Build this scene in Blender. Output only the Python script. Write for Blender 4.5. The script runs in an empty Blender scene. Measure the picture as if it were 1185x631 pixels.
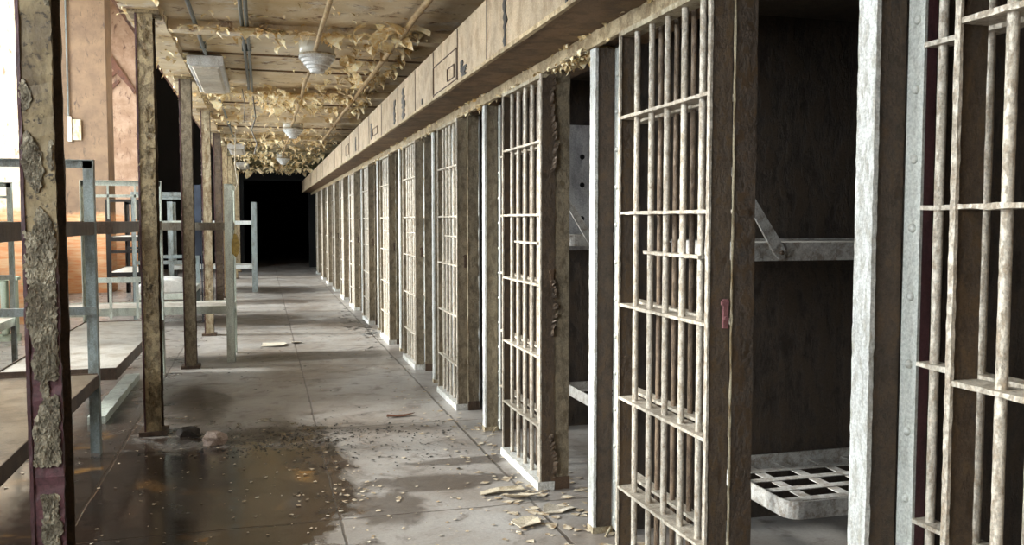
import bpy, bmesh, math, random
from mathutils import Vector, Matrix
random.seed(7)
S = bpy.context.scene
C = S.collection
PI = math.pi

# ------------------------------------------------------------------ colours / materials
def lin(c):
    return tuple(((v/255.)/12.92 if v/255. <= .04045 else ((v/255.+.055)/1.055)**2.4) for v in c) + (1.,)

class NT:
    def __init__(s, name):
        s.m = bpy.data.materials.new(name); s.m.use_nodes = True
        s.t = s.m.node_tree; s.t.nodes.clear()
        s.out = s.n('ShaderNodeOutputMaterial'); s.b = s.n('ShaderNodeBsdfPrincipled')
        s.l(s.b.outputs[0], s.out.inputs['Surface'])
        s.geo = s.n('ShaderNodeNewGeometry'); s.pos = s.geo.outputs['Position']
    def n(s, t, **k):
        x = s.t.nodes.new(t)
        for a, v in k.items(): setattr(x, a, v)
        return x
    def l(s, a, b): s.t.links.new(a, b)
    def map(s, sc=(1, 1, 1), loc=(0, 0, 0)):
        m = s.n('ShaderNodeMapping'); m.inputs['Scale'].default_value = sc; m.inputs['Location'].default_value = loc
        s.l(s.pos, m.inputs['Vector']); return m.outputs[0]
    def noise(s, scale, detail=6, rough=.6, vec=None, dist=0.):
        x = s.n('ShaderNodeTexNoise'); x.inputs['Scale'].default_value = scale; x.inputs['Detail'].default_value = detail
        x.inputs['Roughness'].default_value = rough; x.inputs['Distortion'].default_value = dist
        s.l(vec or s.pos, x.inputs['Vector']); return x.outputs['Fac']
    def ramp(s, f, a, b, va=0., vb=1.):
        x = s.n('ShaderNodeMapRange'); x.inputs['From Min'].default_value = a; x.inputs['From Max'].default_value = b
        x.inputs['To Min'].default_value = va; x.inputs['To Max'].default_value = vb; x.clamp = True
        s.l(f, x.inputs['Value']); return x.outputs['Result']
    def mix(s, f, a, b, mode='MIX'):
        x = s.n('ShaderNodeMix', data_type='RGBA', blend_type=mode)
        for v, i in ((f, 0), (a, 6), (b, 7)):
            if hasattr(v, 'default_value') or hasattr(v, 'links'): s.l(v, x.inputs[i])
            else: x.inputs[i].default_value = v
        return x.outputs[2]
    def math(s, op, a, b=0.):
        x = s.n('ShaderNodeMath', operation=op)
        for v, i in ((a, 0), (b, 1)):
            if hasattr(v, 'links'): s.l(v, x.inputs[i])
            else: x.inputs[i].default_value = v
        return x.outputs[0]
    def xyz(s):
        x = s.n('ShaderNodeSeparateXYZ'); s.l(s.pos, x.inputs[0]); return x.outputs
    def bump(s, h, strength=.4, dist=.01):
        x = s.n('ShaderNodeBump'); x.inputs['Strength'].default_value = strength; x.inputs['Distance'].default_value = dist
        s.l(h, x.inputs['Height']); s.l(x.outputs[0], s.b.inputs['Normal'])

def paint(name, base, worn, rust, scale=14, wear=.5, rusty=.5, rough=.55, bump=.5, dist=.006, streak=.35, metal=0., grime=.6):
    """flaking paint: base coat, worn coat, rust patches and fine dirt"""
    N = NT(name)
    v = N.map((1, 1, streak))
    n1 = N.noise(scale, 9, .74, v, .1); m1 = N.ramp(n1, .58-wear*.25, .72-wear*.25)
    n2 = N.noise(scale*.4, 10, .78, v, .1); m2 = N.ramp(n2, .71-rusty*.25, .79-rusty*.25)
    n3 = N.noise(130, 4, .7); g3 = N.ramp(n3, .3, .7, 1.-grime*.75, 1.08)
    n4 = N.noise(2.2, 5, .6, v); g4 = N.ramp(n4, .35, .65, 1.-grime*.45, 1.05)
    c = N.mix(m1, lin(base), lin(worn)); c = N.mix(m2, c, lin(rust))
    k = N.math('MULTIPLY', g3, g4)
    cc = N.n('ShaderNodeCombineColor')
    for i in range(3): N.l(k, cc.inputs[i])
    c = N.mix(1., c, cc.outputs[0], 'MULTIPLY')
    N.l(c, N.b.inputs['Base Color'])
    N.b.inputs['Roughness'].default_value = rough; N.b.inputs['Metallic'].default_value = metal
    h = N.math('SUBTRACT', N.math('MULTIPLY', n3, .5), N.math('ADD', m1, m2))
    N.bump(h, bump, dist)
    return N.m

M = {}
M['white'] = paint('chalky_white_paint', (240,238,232), (206,200,186), (112,70,60), 44, .38, .14, .5, .6, .003)
M['cream']  = paint('aged_cream_paint', (205,190,160), (150,126,92), (92,66,42), 18, .5, .4, .5, .6, .004)
M['brown'] = paint('shaded_brown_flaking_paint', (96,76,56), (74,57,40), (44,32,22), 26, .5, .35, .5, .7, .004, .6)  # brown paint deepened by the shade of camera-facing plates
M['stile'] = paint('shaded_dirty_tan_paint', (104,84,62), (82,64,46), (50,34,24), 26, .5, .35, .5, .7, .004, .6)  # dirty tan, darkened for stile sides turned from the light
M['rivet'] = paint('grey_white_steel_paint', (212,212,204), (192,190,180), (130,112,94), 60, .3, .12, .38, .25, .002)
M['bar'] = paint('crusty_bar_paint', (226,214,196), (186,166,142), (88,58,42), 60, .42, .32, .33, .8, .0025, .5)
M['column'] = paint('mottled_column_paint', (196,174,134), (152,128,94), (62,46,32), 22, .42, .38, .55, 1., .008, .6)
M['primer'] = paint('dark_red_primer', (92,58,60), (70,42,44), (46,30,28), 12, .4, .3, .45, .5, .003)
M['housing'] = paint('tan_housing_paint', (204,180,148), (174,148,114), (104,78,52), 9, .42, .25, .55, .5, .004, .8)
M['soffit'] = paint('brown_soffit_paint', (140,108,74), (104,76,48), (62,44,28), 7, .5, .45, .6, .6, .006, 1.)
M['strip']  = paint('cream_header_strip', (214,190,150), (170,142,104), (100,74,48), 16, .45, .35, .6, .7, .006, 1.)
M['bunk']   = paint('grey_blue_steel_paint', (158,168,168), (126,130,124), (86,56,42), 16, .4, .36, .4, .4, .003)
M['bunkpan'] = paint('stained_pan_paint', (206,200,190), (166,154,138), (110,86,66), 6, .4, .3, .35, .3, .003, 1.)
M['rail']   = paint('brown_pan_rim', (104,82,64), (78,58,44), (48,32,24), 12, .5, .4, .5, .5, .003)
M['black']  = paint('black_steel_paint', (34,32,32), (26,24,24), (44,30,24), 14, .4, .3, .4, .4, .003)
M['mint'] = paint('pale_green_grey_paint', (222,228,216), (190,192,180), (116,96,78), 14, .4, .2, .4, .4, .003)
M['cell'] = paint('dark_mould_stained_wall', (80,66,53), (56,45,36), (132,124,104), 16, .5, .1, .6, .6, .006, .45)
M['cellpale'] = paint('pale_cell_sheet', (222,226,224), (196,196,190), (120,104,84), 9, .4, .2, .5, .4, .003, .5)
M['shadeblack']   = paint('shade_black_wall', (14,13,12), (9,9,8), (22,18,14), 3, .5, .3, .9, .3, .006)  # near-black colour stands for missing light on end walls and roof
M['conduit']= paint('grey_conduit', (112,116,112), (88,90,86), (70,56,42), 20, .4, .3, .4, .4, .002)
M['pipe']   = paint('tan_painted_pipe', (196,164,116), (158,124,80), (108,78,48), 20, .4, .35, .5, .5, .003)
M['lampwhite'] = paint('dusty_white_enamel', (236,234,230), (206,198,188), (150,126,104), 12, .4, .16, .4, .4, .002)
M['plate']  = paint('perforated_pale_panel', (196,194,194), (160,158,160), (112,92,84), 8, .45, .3, .45, .4, .003)
M['bunkiron'] = paint('flat_iron_bunk', (206,202,196), (160,148,136), (84,60,48), 22, .45, .32, .4, .5, .003, 1.)
M['bluepanel']=paint('faded_blue_panel', (58,68,86), (46,54,70), (60,48,44), 8, .4, .3, .6, .3, .003)
M['pink']   = paint('pink_hasp', (176,120,120), (140,92,92), (90,60,56), 20, .4, .3, .5, .4, .002)
M['scrap']  = paint('cream_scrap', (214,200,176), (184,166,138), (140,116,86), 18, .4, .3, .7, .5, .003, 1.)
M['rubble'] = paint('pinkish_plaster', (206,184,170), (176,152,138), (120,98,84), 20, .4, .3, .8, .8, .006, 1.)
M['greyrubble']=paint('grey_plaster', (86,78,72), (66,58,52), (50,42,36), 20, .4, .3, .8, .8, .006, 1.)
M['tag']    = paint('yellowed_tag', (184,152,74), (154,122,56), (110,84,44), 20, .4, .3, .7, .3, .002, 1.)
M['wood'] = paint('splintered_brown_board', (112,64,38), (84,48,28), (58,34,22), 8, .5, .4, .6, .6, .005, 1.)
M['wire']   = paint('grey_wire', (120,112,100), (96,88,76), (70,60,50), 20, .4, .3, .6, .3, .002)
M['plaster']= paint('white_box_enamel', (226,214,196), (200,184,160), (150,124,100), 10, .4, .2, .5, .4, .003)
M['mattress']=paint('white_ticking', (226,222,216), (204,198,190), (170,150,130), 6, .4, .2, .8, .4, .006, 1.)
M['greyscab']=paint('grey_paint_scab',(176,164,140),(116,102,80),(54,46,38),12,.5,.45,.6,1.,.006,.6)
M['panworn'] = paint('worn_brown_pan_paint', (136,120,100), (106,90,72), (70,54,42), 7, .5, .35, .35, .3, .003, 1.)
M['darkbar'] = paint('shaded_rusty_bar', (140,116,92), (104,82,62), (70,46,34), 40, .5, .4, .45, .8, .003, .5)  # bar paint copied darker for rear bars in shade
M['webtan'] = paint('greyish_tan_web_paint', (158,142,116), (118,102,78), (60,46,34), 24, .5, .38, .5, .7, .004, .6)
M['railtan'] = paint('taupe_side_rail', (142,134,120), (110,100,86), (70,54,44), 12, .5, .3, .5, .5, .003)
M['radiator']=paint('pale_green_iron', (190,204,186), (160,172,152), (110,92,70), 16, .4, .25, .5, .4, .003)

def nearcol_mat():
    N = NT('tan_over_red_primer_column')
    z = N.xyz()[2]; n = N.noise(9, 7, .65, N.map((1, 1, .5)), .4); f = N.noise(110, 4, .7); q = N.noise(30, 6, .7)
    tan = N.mix(N.ramp(n, .42, .6), lin((150,132,98)), lin((98,82,58)))
    tan = N.mix(N.ramp(q, .55, .62), tan, lin((60,48,34)))
    pr = N.mix(N.ramp(q, .4, .62), lin((96,60,64)), lin((68,44,46)))
    zz = N.math('ADD', z, N.math('MULTIPLY', N.math('SUBTRACT', n, .5), .5))
    c = N.mix(N.ramp(zz, 1.28, 1.42), pr, tan)
    N.l(c, N.b.inputs['Base Color']); N.b.inputs['Roughness'].default_value = .5
    N.bump(N.math('ADD', N.math('MULTIPLY', f, .3), q), .6, .005)
    return N.m
M['nearcol'] = nearcol_mat()
def flake_mat():
    N = NT('curled_paint_flake')
    n = N.noise(9, 3, .6); n2 = N.noise(40, 3, .6)
    c = N.mix(N.ramp(n, .38, .6), lin((250,232,184)), lin((216,178,112)))
    c = N.mix(N.ramp(n2, .45, .7), c, lin((250,242,218)))
    N.l(c, N.b.inputs['Base Color']); N.b.inputs['Roughness'].default_value = .6
    return N.m
M['flake'] = flake_mat()

def chip_mat():
    N = NT('fallen_paint_chip')
    n = N.noise(30, 3, .6)
    c = N.mix(N.ramp(n, .4, .6), lin((150,128,100)), lin((196,184,164)))
    N.l(c, N.b.inputs['Base Color']); N.b.inputs['Roughness'].default_value = .7
    return N.m
M['chip'] = chip_mat()

def ceiling_mat():
    N = NT('stained_cream_ceiling')
    a = N.noise(1.6, 7, .65, None, .6); b = N.noise(6, 7, .7, None, .4); f = N.noise(70, 4, .6)
    c = N.mix(N.ramp(a, .38, .62), lin((226,208,178)), lin((200,172,124)))
    c = N.mix(N.ramp(b, .56, .64), c, lin((124,82,42)))
    c = N.mix(N.ramp(N.noise(3, 6, .7, None, .3), .54, .66), c, lin((222,212,196)))
    # darker olive tone towards the far end
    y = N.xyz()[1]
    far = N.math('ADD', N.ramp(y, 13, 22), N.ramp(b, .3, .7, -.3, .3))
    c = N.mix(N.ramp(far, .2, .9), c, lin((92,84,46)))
    N.l(c, N.b.inputs['Base Color']); N.b.inputs['Roughness'].default_value = .55
    N.bump(N.math('ADD', N.ramp(b, .5, .62), N.math('MULTIPLY', f, .3)), .5, .01)
    return N.m
M['ceiling'] = ceiling_mat()

def wall_mat(name, c1, c2, c3):
    N = NT(name)
    z = N.xyz()[2]; n = N.noise(2.5, 7, .65); n2 = N.noise(9, 7, .7, N.map((1, 1, .4)), .5)
    c = N.mix(N.ramp(n, .4, .62), lin(c1), lin(c2))
    c = N.mix(N.ramp(n2, .56, .66), c, lin(c3))
    zz = N.math('ADD', z, N.math('MULTIPLY', n2, .25))
    band = N.ramp(zz, 1.72, 1.82, 1., 0.)
    o = N.mix(N.ramp(N.noise(4, 6, .7, N.map((.6, .6, 5))), .42, .6), lin((180,116,70)), lin((186,150,112)))
    c = N.mix(band, c, o)
    N.l(c, N.b.inputs['Base Color']); N.b.inputs['Roughness'].default_value = .7
    N.bump(n2, .4, .01)
    return N.m
M['wall'] = wall_mat('cream_over_orange_wall', (206,190,168), (184,160,134), (140,108,84))
M['wallshade'] = wall_mat('shaded_tan_brown_pier_paint', (112,88,64), (92,70,50), (66,48,34))  # tan-brown pier with its shadow tone mixed into the colour
M['wallpink'] = wall_mat('pinkish_cream_pier_paint', (170,140,116), (140,108,84), (96,68,52))

def floor_mat():
    N = NT('wet_worn_concrete')
    X, Y, Z = N.xyz()
    a = N.noise(.9, 8, .6, None, .5); b = N.noise(4, 8, .65, None, .6); f = N.noise(60, 5, .7); w = N.noise(1.3, 6, .6, N.map((1, .8, 1), (3, 1, 0)), .8)
    c = N.mix(N.ramp(a, .38, .62), lin((162,157,152)), lin((128,118,109)))
    c = N.mix(N.ramp(b, .55, .7), c, lin((98,88,80)))
    # brown, dirt-soaked wet area: nearest floor on the aisle's left, ragged edge
    e = N.math('ADD', X, N.math('MULTIPLY', N.math('SUBTRACT', w, .5), 1.5))
    left = N.ramp(e, .28, .44, 1., 0.)
    near = N.ramp(N.math('ADD', Y, N.math('MULTIPLY', N.math('SUBTRACT', b, .5), 3.0)), 6.1, 6.9, 1., 0.)
    wet = N.math('MULTIPLY', left, near)
    side = N.ramp(N.math('ADD', X, N.math('MULTIPLY', N.math('SUBTRACT', b, .5), .8)), -.9, -.7, 1., 0.)
    side = N.math('MULTIPLY', side, N.ramp(Y, 7.2, 8.6, .9, .25))
    wet = N.math('MAXIMUM', wet, side)
    # black dirt drifts along the aisle, one band painting in the bunk's shadow
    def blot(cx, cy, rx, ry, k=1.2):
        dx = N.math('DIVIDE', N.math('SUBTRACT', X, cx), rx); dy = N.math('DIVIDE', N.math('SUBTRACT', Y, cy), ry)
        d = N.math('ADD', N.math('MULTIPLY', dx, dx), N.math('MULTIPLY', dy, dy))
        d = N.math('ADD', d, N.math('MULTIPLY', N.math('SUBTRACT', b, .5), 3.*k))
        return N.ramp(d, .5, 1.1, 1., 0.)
    dirt = blot(.0, 6.35, .45, .35); dirt = N.math('MAXIMUM', dirt, blot(-.55, 7.6, .28, .9))
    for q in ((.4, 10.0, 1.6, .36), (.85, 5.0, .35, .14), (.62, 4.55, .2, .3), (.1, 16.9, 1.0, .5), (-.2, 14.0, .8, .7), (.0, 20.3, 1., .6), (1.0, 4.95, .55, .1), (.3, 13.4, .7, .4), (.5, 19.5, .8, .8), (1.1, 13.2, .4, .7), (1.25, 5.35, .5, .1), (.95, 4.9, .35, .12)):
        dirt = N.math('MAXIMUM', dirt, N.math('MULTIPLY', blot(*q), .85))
    c = N.mix(wet, c, N.mix(N.ramp(b, .45, .65), lin((56,45,38)), lin((37,31,27))))
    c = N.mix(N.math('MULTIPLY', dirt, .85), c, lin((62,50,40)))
    # ochre sediment left in the puddle
    oc = N.math('MULTIPLY', N.ramp(N.noise(2.6, 5, .6, N.map((1, 1, 1), (7, 3, 0)), .4), .6, .7), wet)
    c = N.mix(N.math('MULTIPLY', oc, .75), c, lin((142,104,58)))
    # expansion joints
    def joint(coord, p, wd):
        d = N.math('ABSOLUTE', N.math('SUBTRACT', N.math('ADD', coord, N.math('MULTIPLY', N.math('SUBTRACT', b, .5), .03)), p))
        return N.ramp(d, wd*.4, wd, 1., 0.)
    j = joint(X, .352, .009)
    j = N.math('MAXIMUM', j, joint(X, 1.36, .012)); j = N.math('MAXIMUM', j, joint(X, -.92, .012))
    for yy in (2.4, 4.45, 6.46, 8.5, 10.5, 12.5, 14.5, 16.5, 18.5): j = N.math('MAXIMUM', j, joint(Y, yy, .009))
    c = N.mix(N.math('MULTIPLY', j, .7), c, lin((58,46,38)))
    g = N.ramp(f, .3, .7, .78, 1.08); cc = N.n('ShaderNodeCombineColor')
    for i in range(3): N.l(g, cc.inputs[i])
    c = N.mix(1., c, cc.outputs[0], 'MULTIPLY')
    N.l(c, N.b.inputs['Base Color'])
    r = N.math('SUBTRACT', N.ramp(b, .35, .65, .3, .5), N.math('MULTIPLY', N.math('MULTIPLY', wet, N.ramp(w, .32, .5)), .3))
    N.l(r, N.b.inputs['Roughness'])
    h = N.math('SUBTRACT', N.math('MULTIPLY', N.math('ADD', b, N.math('MULTIPLY', f, .4)), N.ramp(wet, 0, 1, 1., .2)), j)
    N.bump(h, .35, .008)
    return N.m
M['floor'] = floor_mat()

def glass_mat():
    N = NT('dusty_window_glass'); t = N.n('ShaderNodeBsdfTransparent'); g = N.n('ShaderNodeBsdfGlossy'); m = N.n('ShaderNodeMixShader')
    g.inputs['Roughness'].default_value = .05; m.inputs[0].default_value = .06
    t.inputs[0].default_value = (.94, .97, .98, 1)
    N.l(t.outputs[0], m.inputs[1]); N.l(g.outputs[0], m.inputs[2]); N.l(m.outputs[0], N.out.inputs['Surface']); return N.m
M['glass'] = glass_mat()
def lampglass_mat():
    N = NT('cloudy_ribbed_glass'); N.b.inputs['Base Color'].default_value = lin((214,206,188))
    N.b.inputs['Roughness'].default_value = .25; N.b.inputs['Transmission Weight'].default_value = .35
    return N.m
M['lampglass'] = lampglass_mat()
def leaf_mat():
    N = NT('green_leaf'); N.b.inputs['Base Color'].default_value = lin((96,150,52)); N.b.inputs['Roughness'].default_value = .5; return N.m
M['leaf'] = leaf_mat()

# ------------------------------------------------------------------ mesh builder
class MB:
    def __init__(s): s.v = []; s.f = []; s.sm = []
    def add(s, vs, fs, smooth=False):
        o = len(s.v); s.v += [tuple(v) for v in vs]
        for f in fs: s.f.append(tuple(i+o for i in f)); s.sm.append(smooth)
    def box(s, x0, x1, y0, y1, z0, z1):
        x0, x1 = min(x0, x1), max(x0, x1); y0, y1 = min(y0, y1), max(y0, y1); z0, z1 = min(z0, z1), max(z0, z1)
        s.add([(x0,y0,z0),(x1,y0,z0),(x1,y1,z0),(x0,y1,z0),(x0,y0,z1),(x1,y0,z1),(x1,y1,z1),(x0,y1,z1)],
              [(0,3,2,1),(4,5,6,7),(0,1,5,4),(1,2,6,5),(2,3,7,6),(3,0,4,7)])
        return s
    def rough_box(s, x0, x1, y0, y1, z0, z1, axis, step=.04, j=.002):
        """box cut across its long axis, each edge a little chipped"""
        lo = (x0, y0, z0); hi = (x1, y1, z1); a = axis; b, c = [i for i in range(3) if i != a]
        n = max(1, int(abs(hi[a]-lo[a])/step)); vs = []; fs = []
        for i in range(n+1):
            t = lo[a]+(hi[a]-lo[a])*i/n
            for (u, w) in ((lo[b], lo[c]), (hi[b], lo[c]), (hi[b], hi[c]), (lo[b], hi[c])):
                p = [0, 0, 0]; p[a] = t; p[b] = u+random.uniform(-j, j); p[c] = w+random.uniform(-j, j); vs.append(p)
        for i in range(n):
            for k in range(4):
                q = (i*4+k, i*4+(k+1) % 4, (i+1)*4+(k+1) % 4, (i+1)*4+k); fs.append(q)
        fs.append((3, 2, 1, 0)); fs.append((n*4, n*4+1, n*4+2, n*4+3))
        if a == 1: fs = [tuple(reversed(f)) for f in fs]
        s.add(vs, fs); return s
    def tube(s, pts, r, seg=10, j=0., step=None, cap=True):
        pts = [Vector(p) for p in pts]
        if step:
            o = [pts[0]]
            for p, q in zip(pts, pts[1:]):
                n = max(1, int((q-p).length/step))
                o += [p.lerp(q, i/n) for i in range(1, n+1)]
            pts = o
        vs = []; fs = []; up = None
        for i, p in enumerate(pts):
            d = (pts[min(i+1, len(pts)-1)]-pts[max(i-1, 0)]).normalized()
            if up is None: up = Vector((1, 0, 0)) if abs(d.x) < .9 else Vector((0, 1, 0))
            u = (up-d*up.dot(d)).normalized(); up = u; w = d.cross(u)
            rr = (r[i] if isinstance(r, (list, tuple)) else r)
            for k in range(seg):
                a = 2*PI*k/seg; q = rr*(1+random.uniform(-j, j)); vs.append(p+u*(math.cos(a)*q)+w*(math.sin(a)*q))
        n = len(pts)
        for i in range(n-1):
            for k in range(seg): fs.append((i*seg+k, i*seg+(k+1) % seg, (i+1)*seg+(k+1) % seg, (i+1)*seg+k))
        s.add(vs, fs, True)
        if cap:
            s.add([vs[k] for k in range(seg)], [tuple(reversed(range(seg)))]); s.add([vs[(n-1)*seg+k] for k in range(seg)], [tuple(range(seg))])
        return s
    def lathe(s, c, prof, seg=32, axis='z'):
        vs = []; fs = []
        for (r, h) in prof:
            for k in range(seg):
                a = 2*PI*k/seg
                if axis == 'z': vs.append((c[0]+r*math.cos(a), c[1]+r*math.sin(a), c[2]+h))
                else: vs.append((c[0]-h, c[1]+r*math.cos(a), c[2]+r*math.sin(a)))
        for i in range(len(prof)-1):
            for k in range(seg): fs.append((i*seg+k, i*seg+(k+1) % seg, (i+1)*seg+(k+1) % seg, (i+1)*seg+k))
        s.add(vs, fs, True); return s
    def prism(s, poly, lo, hi, axis=2):
        n = len(poly); vs = []
        for t in (lo, hi):
            for (u, w) in poly:
                vs.append((u, w, t) if axis == 2 else ((u, t, w) if axis == 1 else (t, u, w)))
        s.add(vs, [tuple(reversed(range(n))), tuple(range(n, 2*n))]+[(k, (k+1) % n, n+(k+1) % n, n+k) for k in range(n)])
        return s
    def build(s, name, mat, parent=None, bevel=0., fix=True, **props):
        me = bpy.data.meshes.new(name); me.from_pydata(s.v, [], s.f); me.update()
        me.polygons.foreach_set('use_smooth', s.sm)
        if fix:
            bm = bmesh.new(); bm.from_mesh(me); bmesh.ops.recalc_face_normals(bm, faces=bm.faces); bm.to_mesh(me); bm.free()
        me.materials.append(M[mat] if isinstance(mat, str) else mat)
        o = bpy.data.objects.new(name, me); C.objects.link(o)
        if parent: o.parent = parent
        if bevel:
            b = o.modifiers.new('bevel', 'BEVEL'); b.width = bevel; b.segments = 2; b.limit_method = 'ANGLE'
        for k, v in props.items(): o[k] = v
        return o

def empty(name, loc=(0, 0, 0), rz=0.):
    o = bpy.data.objects.new(name, None); C.objects.link(o); o.location = loc; o.rotation_euler = (0, 0, rz); return o
def tag(o, label, cat, group=None, kind=None):
    o['label'] = label; o['category'] = cat
    if group: o['group'] = group
    if kind: o['kind'] = kind
    return o
def struct(name, mb, mat, **k):
    o = mb.build(name, mat, **k); o['kind'] = 'structure'; return o
def copy_tree(o, parent=None):
    c = o.copy(); C.objects.link(c)
    if parent: c.parent = parent
    for ch in list(o.children): copy_tree(ch, c)
    return c
ORD = ['first','second','third','fourth','fifth','sixth','seventh','eighth','ninth','tenth','eleventh','twelfth','thirteenth','fourteenth','fifteenth']

# ------------------------------------------------------------------ setting
Y0, Y1 = -5., 29.
XW = -4.2                                      # outer window wall
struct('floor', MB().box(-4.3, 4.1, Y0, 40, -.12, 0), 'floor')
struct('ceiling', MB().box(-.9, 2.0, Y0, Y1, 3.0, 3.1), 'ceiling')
struct('ceiling_upper', MB().box(-4.4, -.8, Y0, Y1, 9, 9.1), 'shadeblack')
struct('wall_light_stop', MB().box(-.9, -.8, Y0, Y1, 3.12, 9), 'wall')  # added to close the open gallery and stop light leaking
struct('wall_rear', MB().box(-4.3, 4.1, Y0-.1, Y0, 0, 9), 'wall')
# end wall with the unlit passage behind it
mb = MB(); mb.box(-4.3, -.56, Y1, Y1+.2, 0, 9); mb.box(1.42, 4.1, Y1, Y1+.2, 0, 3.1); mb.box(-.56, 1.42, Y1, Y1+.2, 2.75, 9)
struct('wall_end', mb, 'shadeblack')
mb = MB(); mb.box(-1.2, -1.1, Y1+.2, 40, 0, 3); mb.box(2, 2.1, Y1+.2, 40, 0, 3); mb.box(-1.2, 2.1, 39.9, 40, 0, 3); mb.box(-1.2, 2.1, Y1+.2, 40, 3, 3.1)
struct('wall_passage', mb, 'shadeblack')
# window wall: solid strips around one opening per bay, piers projecting between bays
PIERS = [-3.2, 2.6, 8.4, 14.2, 20.0, 25.8]
WINS = []
mb = MB(); ylast = Y0
for i, py in enumerate(PIERS):
    if i+1 < len(PIERS):
        a, b = py+.8+.35, PIERS[i+1]-.35
        WINS.append((a, b))
for a, b in WINS:
    mb.box(XW-.3, XW, ylast, a, 0, 9); mb.box(XW-.3, XW, a, b, 0, 1.05); mb.box(XW-.3, XW, a, b, 6.2, 9); ylast = b
mb.box(XW-.3, XW, ylast, Y1, 0, 9)
struct('wall_left', mb, 'wall')
for i, py in enumerate(PIERS):
    m = MB(); m.box(XW, -3.05, py, py+.8, 0, 9); struct('wall_pier', m, ['wall', 'wall', 'wall', 'wall', 'wallshade', 'wallpink'][i])
for i, (a, b) in enumerate(WINS):
    m = MB()
    for k in range(5):
        y = a+(b-a)*k/4; m.box(XW-.2, XW-.12, max(a, y-.035), min(b, y+.035), 1.05, 6.2)
    for k in range(8):
        z = 1.05+(6.2-1.05)*k/7; m.box(XW-.19, XW-.13, a, b, max(1.05, z-.03), min(6.2, z+.03))
    w = struct('window_%d' % (i+1), m, 'mint')
    MB().box(XW-.165, XW-.155, a, b, 1.06, 6.19).build('window_pane', 'glass', w)
    MB().box(XW-.05, XW+.12, a-.05, b+.05, 1.0, 1.05).build('window_sill', 'wall', w)

# gallery edge beam over the columns and low cross beams
struct('ceiling_edge_beam', MB().rough_box(-.9, -.66, Y0, Y1, 2.925, 3.0, 1, .12, .006), 'ceiling')
struct('ceiling_fascia', MB().box(-.94, -.9, Y0, Y1, 2.95, 3.3), 'wood')
for y in (1.3, 4.2, 7.15, 10.55, 13.4, 16.3, 19.2, 22.1, 25.0):
    struct('ceiling_cross_beam', MB().rough_box(-.66, 2.0, y, y+.16, 2.925, 3.0, 0, .1, .006), 'ceiling')
for y in (2.7, 5.6, 8.45, 9.3, 11.9, 14.9, 17.8):
    struct('ceiling_seam', MB().box(-.66, 2.0, y, y+.02, 2.985, 3.0), 'soffit')

# ------------------------------------------------------------------ cell front
YP = [1.944, 3.918, 6.07, 8.03, 10.1, 12.13] + [12.13+2.03*i for i in range(1, 8)]
YE = [.75, 2.715, 4.635, 6.78, 8.70, 10.68] + [12.13+2.03*i-1.38 for i in range(1, 8)]
YD = [1.626, 3.53, 5.43, 7.60, 9.58, 11.5] + [12.13+2.03*i-1.38+.81+random.uniform(0, .1) for i in range(1, 8)]   # far edge of each door
XR = 4.0
ZC = [.35, .74, 1.14, 1.53, 1.93]
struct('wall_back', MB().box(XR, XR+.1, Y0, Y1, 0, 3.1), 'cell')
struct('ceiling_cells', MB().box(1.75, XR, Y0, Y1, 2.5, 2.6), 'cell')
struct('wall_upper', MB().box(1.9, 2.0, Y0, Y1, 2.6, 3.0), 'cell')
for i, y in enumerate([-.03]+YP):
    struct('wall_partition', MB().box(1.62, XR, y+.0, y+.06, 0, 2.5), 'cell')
struct('trim_1', MB().rough_box(1.49, 1.515, Y0, Y1, 2.305, 2.372, 1, .06, .003), 'strip')
struct('trim_2', MB().rough_box(1.515, 1.75, Y0, Y1, 2.33, 2.5, 1, .2, .004), 'soffit')

# housing for the sliding gear
hous = empty('door_gear_housing', (1.35, 0, 2.37))
tag(hous, 'long tan box housing running above all the cell doors, dented and rust-slotted', 'housing')
def hp(mb, name, mat, **k):
    for i, v in enumerate(mb.v): mb.v[i] = (v[0]-1.35, v[1], v[2]-2.37)
    return mb.build(name, mat, hous, **k)
m = MB(); m.rough_box(1.21, 1.23, Y0, Y1, 2.372, 2.72, 1, .12, .0012); hp(m, 'front_plate', 'housing')
hp(MB().box(1.23, 1.50, Y0, Y1, 2.374, 2.39), 'underside', 'soffit')
hp(MB().box(1.23, 1.89, Y0, Y1, 2.70, 2.719), 'top_plate', 'soffit')
hp(MB().rough_box(1.203, 1.225, Y0, Y1, 2.366, 2.386, 1, .09, .002), 'lip', 'strip')
for y in (2.55, 3.49, 4.83, 5.6, 6.43, 7.23, 8.2, 9.35, 10.5, 11.7, 12.9, 14.2, 15.6, 17.2, 18.9, 21, 23.5):
    hp(MB().box(1.2055, 1.212, y, y+.012, 2.386, 2.715), 'seam', 'rail')
rs = random.Random(5)
for (ya, yb, za, zb) in ((4.42, 4.475, 2.375, 2.70), (8.36, 8.47, 2.40, 2.62), (7.80, 7.93, 2.38, 2.66), (10.2, 10.32, 2.42, 2.6), (5.36, 5.46, 2.39, 2.45), (5.44, 5.50, 2.42, 2.49), (3.47, 3.505, 2.375, 2.6), (12.0, 12.1, 2.42, 2.6), (6.9, 6.93, 2.40, 2.44)):
    mb = MB(); n = 14; w = (yb-ya)*.35
    pts = [(ya+rs.uniform(-w, w), za+(zb-za)*i/n) for i in range(n+1)]+[(yb+rs.uniform(-w, w), zb-(zb-za)*i/n) for i in range(n+1)]
    mb.prism(pts, 1.2045, 1.211, 0); hp(mb, 'rust_slot', 'black')
def hatch(y0, y1, z0, z1):
    mb = MB(); t = .004
    mb.box(1.202, 1.211, y0, y1, z0, z0+t); mb.box(1.202, 1.211, y0, y1, z1-t, z1); mb.box(1.202, 1.211, y0, y0+t*2, z0, z1); mb.box(1.202, 1.211, y1-t*2, y1, z0, z1)
    hp(mb, 'hatch_outline', 'rail')
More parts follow.
